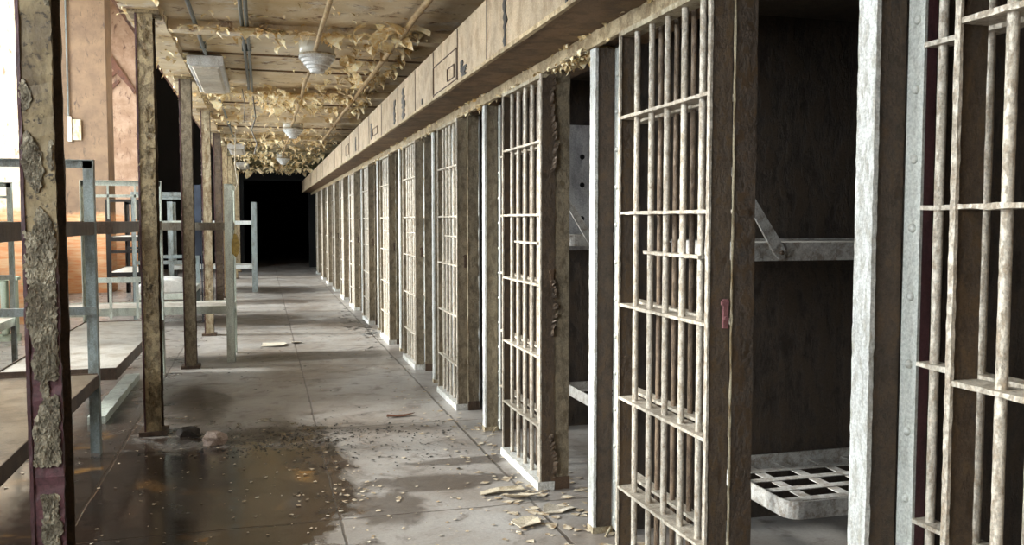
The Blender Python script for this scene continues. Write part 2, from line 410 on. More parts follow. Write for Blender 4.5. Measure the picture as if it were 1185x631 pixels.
hatch(5.70, 5.92, 2.425, 2.51); hatch(9.7, 10.1, 2.44, 2.52); hatch(5.62, 6.43, 2.40, 2.60); hatch(3.6, 3.68, 2.5, 2.66); hatch(13.0, 13.5, 2.45, 2.6)

# posts
def make_post():
    t = empty('cell_post', (1.55, 0, 0))
    MB().rough_box(-.05, -.036, 0, .07, 0, 2.30, 2, .02, .0011).build('front_flange', 'white', t)
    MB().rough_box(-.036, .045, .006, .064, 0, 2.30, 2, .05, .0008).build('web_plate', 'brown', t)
    MB().rough_box(-.054, .048, -.004, .074, 0, .03, 0, .05, .003).build('foot', 'cream', t)
    st = MB().box(.048, .056, -.056, .002, .02, 2.30).build('riveted_strip', 'rivet', t)
    MB().box(.056, .085, -.056, -.05, .02, 2.30).build('strip_edge', 'primer', st)
    rv = MB(); z = .08
    while z < 2.28:
        prof = [(.0, .011)]+[(.0125*math.sin(a), .011*math.cos(a)) for a in (.5, 1., 1.3, 1.57)]
        rv.lathe((.048, -.03, z), [(max(r, .0001), h) for r, h in prof], 12, 'x'); z += .175
    rv.build('rivets', 'rivet', st, kind='stuff')
    MB().tube([(.03, -.02, .03), (-.01, -.06, .002)], .006, 6).build('brace', 'cream', t)
    return t
def repaint(o, old, new):
    for c in [o]+list(o.children_recursive):
        if c.type == 'MESH' and c.data.materials and c.data.materials[0] == M[old]:
            c.material_slots[0].link = 'OBJECT'; c.material_slots[0].material = M[new]
proto = make_post()
for i, y in enumerate([-.03]+YP):
    o = proto if i == 0 else copy_tree(proto)
    o.location = (1.55, y, 0)
    lab = 'steel cell post with white flange and riveted strip, in the row behind the camera' if i == 0 else (
        'white-fronted cell post with riveted strip, %s post from the right edge' % ORD[i-1])
    tag(o, lab, 'post', 'posts between the cells', 'thing')
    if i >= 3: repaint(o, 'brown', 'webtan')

# sliding doors
DW = .80
def make_door():
    """origin at base of near stile; door runs to +y; x from -.04 (aisle) to +.04"""
    t = empty('barred_gate', (1.5, 0, 0))
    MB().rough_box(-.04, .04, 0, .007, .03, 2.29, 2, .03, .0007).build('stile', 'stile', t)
    MB().rough_box(-.045, -.036, -.003, .018, .03, 2.29, 2, .02, .0009).build('stile_edge', 'bar', t)
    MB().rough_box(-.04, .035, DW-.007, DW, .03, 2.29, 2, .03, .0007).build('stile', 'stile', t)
    MB().rough_box(-.045, -.036, DW-.014, DW+.002, .03, 2.29, 2, .02, .0009).build('stile_edge', 'bar', t)
    MB().rough_box(-.045, .035, 0, DW, 2.27, 2.29, 1, .03, .001).build('top_rail', 'cream', t)
    MB().rough_box(-.055, .04, -.005, DW+.005, .0, .05, 1, .04, .003).build('bottom_rail', 'white', t)
    for z in ZC:
        MB().rough_box(-.042, .034, .002, DW-.002, z-.006, z+.006, 1, .03, .0015).build('crossbar', 'bar', t)
    for k in range(5):
        y = .112+.1415*k
        MB().tube([(-.012, y, .05), (-.012, y, 2.27)], .0125, 12, .05, .02).build('bar', 'bar', t)
    MB().rough_box(-.034, .01, .09, .56, 1.365, 1.377, 1, .03, .0015).build('slot_bar', 'bar', t)
    h = MB(); h.box(.012, .03, -.012, .0, 1.13, 1.23); h.box(.004, .03, -.016, -.004, 1.21, 1.225); h.tube([(.02, -.02, 1.165), (.02, -.004, 1.165)], .008, 8)
    h.build('hasp', 'pink', t)
    return t
proto = make_door()
dl = ['barred sliding cell door cut off by the right edge, thick white crossbars',
      'large barred cell door with a pink hasp, left of the widest open doorway',
      'barred cell door left of the perforated white panel, with a torn rusty side edge',
      'barred cell door in the middle of the picture, third complete one from the right']
doors = []
for i, y in enumerate(YD):
    o = proto if i == 0 else copy_tree(proto)
    o.location = (1.5 if i else 1.5, y-DW, 0)
    lab = dl[i] if i < 4 else 'distant barred cell door seen at a slant, %s in the row from the right' % ORD[i]
    tag(o, lab, 'cell door', 'sliding doors of the cell row', 'thing'); doors.append(o)
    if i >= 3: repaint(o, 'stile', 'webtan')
    repaint(o, 'pink', 'rail' if i != 1 else 'pink')

# torn paint skin along the outer side of the gate left of the perforated panel
rnd2 = random.Random(8); mb = MB()
for k in range(150):
    z = rnd2.choice((rnd2.uniform(1.75, 2.26), rnd2.uniform(1.75, 2.26), rnd2.uniform(.85, 1.15), rnd2.uniform(.06, .3))); x = .032+.012*math.sin(z*14)+rnd2.uniform(-.006, .006)
    sx = rnd2.uniform(.006, .016); sz = rnd2.uniform(.01, .035)
    mb.add([(x-sx, -.002, z), (x+sx*.6, -.006-rnd2.random()*.016, z+sz*.3), (x+sx*.3, -.012-rnd2.random()*.02, z+sz), (x-sx*.7, -.002, z+sz*.8)], [(0, 1, 2, 3)])
mb.build('torn_paint', 'brown', doors[2], fix=False, kind='stuff')
# fixed grilles behind the doors
def make_grille(i, ye, yp):
    t = empty('cell_grille', (1.585, ye, 0)); L = yp-ye-(.085 if i == 0 else .13)
    far = i >= 3
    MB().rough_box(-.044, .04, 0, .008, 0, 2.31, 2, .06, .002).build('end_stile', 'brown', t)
    MB().rough_box(-.046, -.042, -.002, .008, 0, 2.31, 2, .05, .001).build('stile_edge', 'cream', t)
    MB().rough_box(-.046, .046, -.004, .012, 0, .07, 0, .03, .003).build('stile_foot', 'rail', t)
    for z in ZC:
        MB().rough_box(-.012, .038, .006, L, z-.006, z+.006, 1, .05, .0015).build('crossbar', 'bar', t)
    n = int((yp-ye-.14)/.1465); 
    for k in (range(n) if i == 0 else range(3, 7)):
        y = yp-ye-(.12 if i == 0 else .06)-.1465*k
        MB().tube([(.013, y, 0), (.013, y, 2.31)], .0115, 10, .05, .05).build('bar', 'bar' if i == 0 else 'darkbar', t)
    if far:
        mb = MB(); x0, x1 = .045, .055
        mb.box(x0, x1, .01, L, .0, 1.38); mb.box(x0, x1, .01, L, 1.52, 2.31); mb.box(x0, x1, .01, L*.35, 1.38, 1.52); mb.box(x0, x1, L*.35+.12, L, 1.38, 1.52)
        mb.build('backing_sheet', 'cellpale', t)
    return t
for i, (ye, yp) in enumerate(zip(YE, YP)):
    g = make_grille(i, ye, yp)
    tag(g, 'fixed barred grille behind the %s cell door from the right' % (ORD[i]), 'grille', 'fixed grilles behind the doors', 'thing')
    if i >= 2: repaint(g, 'brown', 'webtan')

# cell bunks on the partitions
def make_cell_bunk(lattice=True, W_=1.78):
    """x 0..1.8 (along partition), y 0..-.72 towards the camera, z=0 underside of rim"""
    t = empty('wall_bunk', (0, 0, 0)); D_, R_ = -.72, .07
    out = []
    def corner(cx, cy, a0):
        return [(cx+R_*math.cos(a0+PI/2*k/5), cy+R_*math.sin(a0+PI/2*k/5)) for k in range(6)]
    out = corner(W_-R_, -R_, 0)+corner(R_, -R_, PI/2)+corner(R_, D_+R_, PI)+corner(W_-R_, D_+R_, 3*PI/2)
    mb = MB(); n = len(out); vs = []; 
    for (x, y) in out:
        nx = (x-W_/2); ny = (y-D_/2); L = math.hypot(nx, ny)
        ix, iy = x-.008*nx/L, y-.008*(1 if ny > 0 else -1)
        vs += [(x, y, 0), (x, y, .075), (ix, iy, .075), (ix, iy, 0)]
    fs = []
    for k in range(n):
        a, b = k*4, ((k+1) % n)*4
        for q in range(4): fs.append((a+q, a+(q+1) % 4, b+(q+1) % 4, b+q))
    mb.add(vs, fs); mb.build('rim', 'bunkiron', t)
    if lattice:
        s = MB()
        for k in range(1, 9): x = W_*k/9; s.box(x-.026, x+.026, D_+.006, -.006, .03, .034)
        s.build('cross_straps', 'bunkiron', t)
        s = MB()
        for k in range(1, 5): y = D_*k/5; s.box(.006, W_-.006, y-.024, y+.024, .0345, .0385)
        s.build('long_straps', 'bunkiron', t)
    else:
        MB().box(.01, W_-.01, D_+.01, -.01, .06, .066).build('sheet', 'bunkiron', t)
    return t
low = make_cell_bunk(True); up = make_cell_bunk(False, 2.0)
lugs = MB(); lugs.prism([(.135, .025), (.155, .008), (.18, .012), (.188, .04), (.175, .06), (-.05, .38), (-.08, .37)], -.012, 0, 1)
st = lugs.build('support_strap', 'bunkiron', up); st.location = (-.0, -.72, 0.0)
MB().lathe((0, 0, 0), [(.0001, .012), (.008, .012), (.008, 0)], 8).build('bolt', 'rail', st).location = (.162, -.012, .033)
st.children[0].rotation_euler = (PI/2, 0, 0)
where = ['inside the cell at the right edge behind the grille', 'inside the open cell right of the large door', 'inside the cell behind the white perforated panel', 'inside the cell behind the middle door']
for i in range(4):
    for (src, z, nm) in [q for q in ((low, .25, 'lower flat-iron bunk with strap lattice'), (up, 1.335, 'upper bunk with rim and diagonal strap')) if i or q[0] is low]:
        o = src if i == 1 else copy_tree(src)
        o.location = (2.09 if src is low else 1.86, YP[i]-.01, z)
        tag(o, nm+', '+where[i], 'bunk', 'wall bunks in the cells', 'thing')
# perforated panel, cell 2
mb = MB(); PX, PZ = 2.0, 1.29
hz = [1.512, 1.751, 1.951]; hx = 2.203; r = .019
m = MB(); zs = [PZ]+[v for z in hz for v in (z-.03, z+.03)]+[2.17]
for a, b in zip(zs[::2], zs[1::2]): m.box(PX, 2.42, 0, .012, a, b)
for z in hz:
    m.box(PX, hx-.03, 0, .012, z-.03, z+.03); m.box(hx+.03, 2.42, 0, .012, z-.03, z+.03)
    sq = [(hx+.03*max(-1, min(1, 1.5*math.cos(2*PI*k/16))), z+.03*max(-1, min(1, 1.5*math.sin(2*PI*k/16)))) for k in range(16)]
    ci = [(hx+r*math.cos(2*PI*k/16), z+r*math.sin(2*PI*k/16)) for k in range(16)]
    vs = [(x, 0, w) for x, w in sq+ci]; m.add(vs, [(k, (k+1) % 16, 16+(k+1) % 16, 16+k) for k in range(16)])
t = empty('perforated_panel', (0, YP[2]-.06, 0))
m.build('plate', 'plate', t); MB().box(PX-.01, 2.43, -.006, 0, 2.13, 2.175).build('top_strip', 'plate', t); MB().box(PX-.01, 2.43, -.006, 0, 1.285, 1.325).build('bottom_strip', 'plate', t)
MB().box(PX+.02, 2.40, .03, .055, PZ+.02, 2.15).build('backing', 'black', t)
tag(t, 'pale steel panel with a column of round holes on the wall inside the second doorway', 'panel')

# ------------------------------------------------------------------ columns
COLX = [-.765, -.765, -.758, -.725, -.69]+[-.69]*5
COLY = [.5, 3.50, 6.56, 9.46, 12.1, 15.1, 18.0, 20.9, 23.8, 26.7]
def make_column(i, mat, depth=.24):
    t = empty('steel_column', (COLX[i], COLY[i], 0)); w = .056
    mb = MB(); mb.rough_box(-w, w, 0, .014, 0, 2.925, 2, .03, .003); mb.build('front_flange', mat, t)
    MB().rough_box(-.012, .012, .014, depth-.014, 0, 2.925, 2, .1, .002).build('web', 'brown', t)
    MB().rough_box(-w, w, depth-.014, depth, 0, 2.925, 2, .06, .003).build('rear_flange', 'brown', t)
    mb = MB(); mb.rough_box(-w, -w+.012, -.006, 0, 0, 2.925, 2, .04, .001); mb.build('edge_lip', 'primer', t)
    MB().box(-.1, .1, -.03, depth+.03, 2.90, 2.924).build('cap_plate', 'column', t)
    MB().rough_box(-.09, .09, -.02, depth+.02, 0, .03, 0, .05, .004).build('base_plate', 'rail', t)
    return t
def flake_patches(t, n, zr, seed, mat, mask):
    """thick curled paint scabs on the aisle-facing flange"""
    rnd = random.Random(seed); mb = MB()
    for _ in range(n):
        z = rnd.uniform(*zr); x = rnd.uniform(-.048, .048)
        if not mask(x, z, rnd): continue
        s = rnd.uniform(.004, .012); k = rnd.randint(5, 7); th = rnd.uniform(.001, .003); lift = rnd.uniform(0, .006)
        pts = []; a0 = rnd.uniform(0, 6)
        for q in range(k):
            a = a0+2*PI*q/k; rr = s*rnd.uniform(.6, 1.2); pts.append((x+rr*math.cos(a), z+rr*1.5*math.sin(a)))
        vs = [(max(-.055, min(.055, px)), -.002-th-lift*(1 if q < k/2 else 0), pz) for q, (px, pz) in enumerate(pts)]+[(max(-.055, min(.055, px)), .0, pz) for px, pz in pts]
        mb.add(vs, [tuple(range(k)), tuple(reversed(range(k, 2*k)))]+[(q, (q+1) % k, k+(q+1) % k, k+q) for q in range(k)])
    return mb.build('paint_scabs', mat, t, kind='stuff')
cols = ['outside the frame beside the camera', 'nearest, dark red primer showing under grey scabs at the far left', 'behind the nearest column, stained tan top to bottom',
        'behind the bunk row, brown with a torn lower edge', 'thin, with pale flaking paint beside the blue panel', 'brown, standing right behind the pale flaking column']
for i in range(len(COLY)):
    mat = ['column', 'nearcol', 'column', 'webtan', 'cream', 'stile'][i] if i < 6 else 'column'
    c = make_column(i, mat, .17)
    lab = 'steel column '+cols[i] if i < 6 else 'far steel column of the aisle row, %s from the camera end' % ORD[i]
    tag(c, lab, 'column', 'steel columns along the aisle', 'thing')
    if i == 1:
        def mk(x, z, r):
            e = .02*math.sin(z*9)+.012*math.sin(z*31)
            if z < .62: return abs(x-.01) < .02+abs(e)*.5 and not (.5 < z < .62)
            if z < 1.4: return -.034+e < x < .044 and not (.86 < z < .93 and abs(x) > .01)
            if z < 1.45: return -.04 < x < .045
            if z < 1.8: return math.sin(z*23)+math.sin(x*70+z*9) > .3
            return math.sin(z*17)+math.sin(x*55+z*5) > 1.7
        flake_patches(c, 7000, (.0, 2.4), 3, 'greyscab', mk)
    elif i == 2:
        flake_patches(c, 500, (.0, 2.9), 5, 'column', lambda x, z, r: math.sin(z*7)+math.sin(x*60+z*3) > .4)
    elif i == 4:
        flake_patches(c, 260, (.0, 2.9), 6+i, 'cream', lambda x, z, r: r.random() < .6)

# ------------------------------------------------------------------ free-standing bunks
def make_bunk(L, W_, zl, zu, mat, rim, near=True, bal=0, zt=1.88, panmat='bunkpan', endrail=True, pw=.055, rimup=None):
    """steel double bunk: x 0..-W_, y 0..-L (origin at its far aisle-side post)"""
    t = empty('double_bunk')
    ys = [0]+([-L] if near else [])
    for y in ys:
        s = 1 if y == 0 else -1
        for x, sx in ((0, -1), (-W_, 1)):
            mb = MB(); mb.box(x, x+sx*pw, y, y-s*.006, 0, zt); mb.box(x, x+sx*.006, y, y-s*pw*.9, 0, zt)
            mb.build('post', mat, t)
        mb = MB(); mb.box(.0, -W_, y+s*.002, y-s*.006, zt-.05, zt+.001); mb.box(0, -W_, y, y-s*.045, zt-.006, zt); mb.build('head_rail', mat, t)
        if endrail:
            mb = MB(); mb.box(-.008, -W_+.008, y-s*.007, y-s*.04, .90, .95); mb.build('end_rail', mat, t)
        for k in range(bal):
            x = -W_*(k+1)/(bal+1); MB().box(x-.012, x+.012, y-s*.012, y-s*.03, zl+.02, .90).build('baluster', mat, t)
            MB().box(x-.008, x+.008, y-s*.012, y-s*.03, zu+.02, zt-.05).build('baluster', mat, t)
        if bal: MB().box(-.008, -W_+.008, y-s*.012, y-s*.03, zt-.16, zt-.135).build('end_rail', mat, t)
    for z in (zl, zu):
        mb = MB(); h = .08
        mb.box(-.002, -.008, -.007, -L+.007, z-h, z); mb.box(-W_+.002, -W_+.008, -.007, -L+.007, z-h, z)
        mb.box(-.008, -W_+.008, -.007, -.013, z-h, z); mb.box(-.008, -W_+.008, -L+.007, -L+.013, z-h, z)
        p = mb.build('pan_rim', (rimup or rim) if z == zu else rim, t)
        MB().box(-.009, -W_+.009, -.014, -L+.014, z-.014, z-.008).build('pan_sheet', panmat, p)
    b = MB()
    for z in (zl, zu):
        for y in ys:
            for x in (-.012, -W_+.012): b.lathe((x, y-(.0 if y == 0 else 0)-.0, z-.04), [(.0001, .0), (.012, .0), (.012, .01)], 8)
    return t
def place(o, loc, rz, label, group='steel double bunks beside the aisle'):
    o.location = loc; o.rotation_euler = (0, 0, rz); tag(o, label, 'bunk', group); return o
place(make_bunk(2.7, .70, .52, 1.49, 'bunk', 'rail', pw=.07, panmat='panworn'), (-1.02, 6.17, 0), 0, 'blue-grey steel double bunk behind the nearest column, its brown pan at the left edge')
place(make_bunk(2.98, .72, .53, 1.49, 'mint', 'rail', near=False, bal=2, pw=.08), (-.94, 9.27, 0), 0, 'steel double bunk with slim end bars behind the stained tan column')
place(make_bunk(2.0, .72, .60, 1.475, 'mint', 'mint', bal=0, endrail=False, pw=.095, rimup='railtan'), (-.30, 9.79, 0), -PI/2, 'steel double bunk standing crosswise, its pale green side rail facing the camera')
C_ = bpy.context.scene.collection.objects[-1]
place(make_bunk(1.75, .72, .57, 1.49, 'bunk', 'cellpale', endrail=False, pw=.12), (-.12, 19.32, 0), -PI/2, 'farthest steel bunk standing crosswise beside the dark end of the aisle')
place(make_bunk(2.0, .7, .52, 1.49, 'bunk', 'mint', bal=1), (-2.42, 10.0, 0), 0, 'grey steel bunk frame in the second row at the left edge')
place(make_bunk(2.4, .62, .55, 1.20, 'black', 'black', bal=0, pw=.085), (-2.12, 19.9, 0), 0, 'black-painted bunk frame in front of the bright wall piers')
place(make_bunk(2.1, .72, .50, 1.49, 'bunk', 'mint', bal=0), (-.98, 15.0, 0), 0, 'grey steel bunk in the aisle row holding the white folded mattress')

# folded mattress
mb = MB(); prof = []
for k in range(15):
    a = PI*k/14; prof.append((-.33*math.cos(a), .02+.17*math.sin(a)**.6))
mb.prism([(x, z) for x, z in prof]+[(.33, 0), (-.33, 0)], 0, .8, 1)
o = mb.build('folded_mattress', 'mattress', None, .02); o.location = (-1.35, 13.1, .492)
tag(o, 'white folded mattress lying on the low pan of a bunk beyond the columns', 'mattress')

# blue panel, plank, tag
t = empty('hanging_panel', (-.96, 13.9, 0), 0)
MB().box(-.05, .08, 0, .02, .98, 2.02).build('sheet', 'bluepanel', t)
MB().box(-.06, -.045, -.01, .03, 0, 2.03).build('edge_frame', 'bluepanel', t); MB().box(.075, .09, -.01, .03, 0, 2.03).build('edge_frame', 'bluepanel', t)
tag(t, 'dark blue metal panel on thin uprights beside the pale flaking column', 'panel')
mb = MB(); mb.rough_box(-.06, .06, -.95, .95, 0, .06, 1, .08, .003); o = mb.build('floor_board', 'mint'); o.location = (-1.08, 7.9, 0)
o.location = (-1.20, 8.0, 0); tag(o, 'pale board lying on the floor under the bunk row', 'board')
mb = MB(); mb.prism([(-.01, .16), (.02, .15), (.05, .05), (.035, -.05), (.01, -.09), (-.03, -.05), (-.035, .04)], 0, .004, 1); mb.tube([(0, .002, .15), (0, .002, .24)], .003, 5)
o = mb.build('dangling_tag', 'tag'); o.location = (-.285, 9.775, 1.2); tag(o, 'yellowed scrap hanging from the post of the crosswise bunk', 'tag')

# radiator and sprig
t = empty('radiator', (-3.35, 12.2, 0))
for k in range(9): 
    mb = MB(); x = -.55+k*.11
    mb.box(x, x+.07, 0, .14, .08, .78); mb.build('fin', 'radiator', t, .02)
MB().box(-.57, .42, -.01, .15, .76, .80).build('top_rail', 'radiator', t); MB().box(-.57, .42, .03, .11, 0, .09).build('base', 'radiator', t)
tag(t, 'pale green finned radiator low at the left edge of the picture', 'radiator')
mb = MB(); rnd = random.Random(4)
mb.tube([(0, 0, 0), (.03, 0, .35), (.0, 0, .7), (.05, .0, 1.0)], .006, 5)
for k in range(16):
    z = .3+k*.045; a = k*2.4; d = Vector((math.cos(a), math.sin(a)*.5, .3)); l = .11
    p = Vector((.02*math.sin(z*5), 0, z)); q = p+d*l; w = Vector((-math.sin(a), math.cos(a), 0))*.03
    mb.add([p, p.lerp(q, .5)+w, q, p.lerp(q, .5)-w], [(0, 1, 2, 3)])
o = mb.build('leafy_sprig', 'leaf', fix=False); o.location = (-2.72, 11.9, 0); tag(o, 'green leafy weed beside the radiator at the left edge', 'plant')

# pier fittings
t = empty('switch_box', (-3.66, 19.9, 3.35))
MB().box(-.12, -.04, 0, .1, -.25, .25).build('cover', 'plaster', t, .01); MB().box(-.04, .13, .03, .1, -.22, .2).build('body', 'cream', t, .01)
MB().tube([(-.1, .05, .25), (-.1, .05, 4.5)], .018, 8).build('conduit', 'conduit', t)
tag(t, 'pale switch box with a thin conduit on the pink-brown pier behind the nearest column', 'switch box')
def board(name, pts, th, loc, label):
    mb = MB(); mb.prism(pts, 0, th, 1); o = mb.build(name, 'wood'); o.location = loc; tag(o, label, 'board', 'splintered boards on the far pier'); return o
board('broken_board', [(-.62, .95), (-.45, 1.02), (-.2, .7), (.35, -.15), (.3, -.25), (.22, -.1), (-.35, .55), (-.62, .75)], .06, (-3.55, 25.72, 5.1), 'long splintered brown board hanging askew on the far bright pier')
board('broken_board', [(-.5, .1), (-.35, .25), (-.05, .55), (-.08, .62), (-.4, .38), (-.5, .3)], .05, (-3.55, 25.73, 4.9), 'short brown splinter crossing under the longer hanging board')
board('broken_board', [(-.5, -.25), (-.42, -.2), (-.05, .2), (-.08, .28), (-.5, -.1)], .05, (-3.55, 25.73, 4.95), 'thin lower splinter beneath the two hanging boards on the far pier')

# ------------------------------------------------------------------ ceiling fittings
def pipe(name, x, z, y0, y1, r, mat, label, cat, wob=.004):
    mb = MB(); n = int((y1-y0)/.5); pts = [(x+random.uniform(-wob, wob), y0+(y1-y0)*k/n, z+random.uniform(-wob, wob)) for k in range(n+1)]
    mb.tube(pts, r, 10, .02); t = empty(name, (x, y0, z))
    for i, v in enumerate(mb.v): mb.v[i] = (v[0]-x, v[1]-y0, v[2]-z)
    mb.build('tube', mat, t)
    cl = MB()
    y = y0+1.0
    while y < y1-.2:
        cl = MB(); cl.box(-r*1.6, r*1.6, y-y0-.012, y-y0+.012, -r*1.15, (2.998-z)); cl.build('clip', mat, t); y += 2.9
    tag(t, label, cat); return t
pipe('conduit', -.46, 2.96, 1.2, 8.35, .016, 'conduit', 'grey conduit on the ceiling running into the near rectangular light', 'conduit', .002)
pipe('conduit', -.125, 2.955, 1.2, 10.4, .014, 'conduit', 'grey conduit nearer the columns, left one of the touching pair on the ceiling', 'conduit', .002)
pipe('conduit', -.09, 2.955, 1.2, 10.9, .014, 'conduit', 'grey conduit on the ceiling, right one of the touching pair', 'conduit', .002)
pipe('conduit', -.47, 2.955, 10.4, 18.2, .014, 'conduit', 'far grey conduit linking the two rectangular ceiling lights', 'conduit', .002)
pipe('ceiling_pipe', .44, 2.90, 1.2, 26, .018, 'pipe', 'thin tan pipe running over the round lamps along the ceiling', 'pipe', .008)
pipe('ceiling_pipe', 1.06, 2.93, 1.2, 17.6, .022, 'pipe', 'tan pipe on the ceiling close to the gear housing', 'pipe', .004)
def make_fixture():
    t = empty('ceiling_light'); w = .15; L = 1.75
    mb = MB(); mb.prism([(-w, .0), (w, .0), (w, -.075), (w-.012, -.085), (-w+.012, -.085), (-w, -.075)], 0, L, 1)
    mb.build('housing', 'lampwhite', t, .004)
    d = MB(); d.prism([(-w+.03, -.085), (w-.03, -.085), (w-.05, -.105), (-w+.05, -.105)], .06, L-.06, 1); d.build('diffuser', 'plaster', t)
    e = MB(); e.box(-w-.004, w+.004, -.006, .0, -.082, .0); e.build('end_cap', 'lampwhite', t)
    e = MB(); e.box(-w-.004, w+.004, L, L+.006, -.082, .0); e.build('end_cap', 'lampwhite', t)
    return t
f1 = make_fixture()
for i, (y, lab) in enumerate(((8.4, 'nearest rectangular white ceiling light, paint curling round it'), (17.8, 'second rectangular ceiling light, farther down the aisle'), (23.2, 'small farthest rectangular ceiling light before the dark end'))):
    o = f1 if i == 0 else copy_tree(f1)
    o.location = (-.47, y, 2.955 if i == 0 else 2.955); tag(o, lab, 'ceiling light', 'rectangular ceiling lights')
def make_dome():
    t = empty('dome_lamp')
    MB().lathe((0, 0, 0), [(.0001, 0), (.146, 0), (.146, -.12), (.138, -.12), (.138, -.002)], 32).build('drum', 'lampglass', t)
    prof = [(.148, -.12), (.152, -.15), (.134, -.156), (.13, -.178), (.112, -.184), (.108, -.204), (.09, -.21), (.086, -.23), (.066, -.236), (.06, -.262), (.02, -.27), (.0001, -.27)]
    MB().lathe((0, 0, 0), prof, 32).build('stepped_glass', 'lampwhite', t)
    MB().lathe((0, 0, 0), [(.15, -.112), (.155, -.117), (.155, -.126), (.149, -.128)], 32).build('rim', 'cream', t)
    return t
d1 = make_dome()
for c in d1.children:
    if c.name.startswith('stepped'): c.data.polygons.foreach_set('use_smooth', [False]*len(c.data.polygons))
for i, (x, y, lab) in enumerate(((.44, 7.7, 'nearest round stepped glass lamp under the ceiling'), (.44, 13.9, 'second round ceiling lamp, beyond the peeling cross beam'), (.44, 20.5, 'farthest round ceiling lamp above the dark end of the aisle'))):
    o = d1 if i == 0 else copy_tree(d1)
    o.location = (x+.02, y, 2.998); tag(o, lab, 'lamp', 'round ceiling lamps')
def wire(pts, label, mat='wire', r=.006):
    mb = MB(); P = []
    for k in range(len(pts)-1):
        P.append(pts[k])
    P.append(pts[-1]); mb.tube(P, r, 6); o = mb.build('dangling_wire', mat); tag(o, label, 'wire', 'loose wires hanging from the ceiling'); return o
wire([(-.09, 10.9, 2.97), (-.06, 10.9, 2.7), (-.11, 10.92, 2.55), (-.05, 10.9, 2.4), (-.08, 10.95, 2.28)], 'loose grey wire dangling from the end of the paired conduits', r=.008)
wire([(-.2, 10.5, 2.97), (-.17, 10.5, 2.8), (-.19, 10.55, 2.6)], 'short loose wire left of the dangling conduit wire', r=.005)
wire([(-.4, 15.2, 2.98), (-.42, 15.2, 2.4), (-.38, 15.2, 2.1), (-.46, 15.2, 1.92)], 'long pale strip hanging down beside the crosswise bunk post', 'scrap', .01)

# ------------------------------------------------------------------ peeling paint on the ceiling
def curl(mb, rnd, p, size, drop, width):
    """a strip of paint peeled off the ceiling at p, hanging and curling"""
    a = rnd.uniform(0, 2*PI); d = Vector((math.cos(a), math.sin(a), 0)); s = Vector((-d.y, d.x, 0)); n = 4
    c = Vector(p); ang = rnd.uniform(-.1, .3); step = size/n; vs = []
    curlk = rnd.uniform(.2, .9)*drop
    for i in range(n+1):
        w = width*(.6+.5*math.sin(1.+i*.8+rnd.uniform(-.5, .5)))*(1 if i < n else rnd.uniform(.15, .7))
        j = rnd.uniform(-.25, .25)*width
        vs += [c+s*(w*.5+j), c-s*(w*.5-j)]
        c = c+d*(step*math.cos(ang))-Vector((0, 0, step*math.sin(ang))); ang += curlk
    mb.add(vs, [(2*i, 2*i+1, 2*i+3, 2*i+2) for i in range(n)])
rnd = random.Random(11); mb = MB()
def scatter(n, fx, fy, fz, smin, smax, dmax=1.3):
    for _ in range(n):
        x, y = fx(), fy(); z = fz; s = rnd.uniform(smin, smax)*(.6+rnd.random()**3*1.6)
        curl(mb, rnd, (x, y, z-.001), s, rnd.uniform(.4, dmax), s*rnd.uniform(.35, .9))
U = rnd.uniform; G_ = rnd.gauss
scatter(130, lambda: U(-.6, 1.2), lambda: G_(7.15, .05), 2.95, .03, .08)
scatter(90, lambda: U(-.6, 1.25), lambda: G_(7.5, .3), 2.999, .04, .10, .9)
scatter(60, lambda: G_(.4, .4), lambda: G_(7.12, .04), 2.94, .07, .13)
scatter(40, lambda: G_(.45, .35), lambda: G_(10.5, .05), 2.94, .1, .17)
scatter(420, lambda: max(.3, min(1.25, G_(1.0, .28))), lambda: U(7.6, 12.5), 2.99, .04, .10)
scatter(30, lambda: G_(1.05, .1), lambda: G_(6.9, .2), 2.97, .09, .18)
scatter(320, lambda: U(-.6, 1.25), lambda: G_(10.7, .25), 2.94, .03, .08)
scatter(160, lambda: G_(.35, .3), lambda: G_(11.8, .4), 2.98, .05, .11)
scatter(140, lambda: U(-.88, -.3), lambda: U(8.3, 12), 2.96, .03, .1)
scatter(300, lambda: U(-.65, 1.25), lambda: U(12.5, 17), 2.97, .03, .09)
scatter(700, lambda: U(-.65, 1.3), lambda: U(16, 22), 2.97, .04, .11)
scatter(500, lambda: U(-.65, 1.3), lambda: U(20, 28), 2.95, .05, .15)
scatter(160, lambda: U(-.9, -.62), lambda: U(5.5, 14), 2.925, .02, .06)
scatter(60, lambda: U(-.6, 1.2), lambda: U(5.5, 8), 2.999, .02, .05)
o = mb.build('peeling_ceiling_paint', 'flake', fix=False); tag(o, 'curled cream and ochre paint peeling off the aisle ceiling', 'peeling paint', None, 'stuff')
mb = MB()
for _ in range(420):
    y = U(2.6, 14); 
    if _ % 3 == 0: y = G_(random.choice((4.25, 4.4, 5.2, 6.2, 6.5, 8.2)), .12)
    curl(mb, rnd, (U(1.47, 1.54), y, 2.372 if _ % 2 else 2.312), U(.015, .05), 1.2, U(.012, .035))
for _ in range(120): curl(mb, rnd, (U(1.5, 1.62), U(4.0, 4.63), 2.328), U(.03, .08), 1.2, U(.02, .05))
o = mb.build('peeling_header_paint', 'flake', fix=False); tag(o, 'ragged paint curls along the strip above the cell doors', 'peeling paint', None, 'stuff')

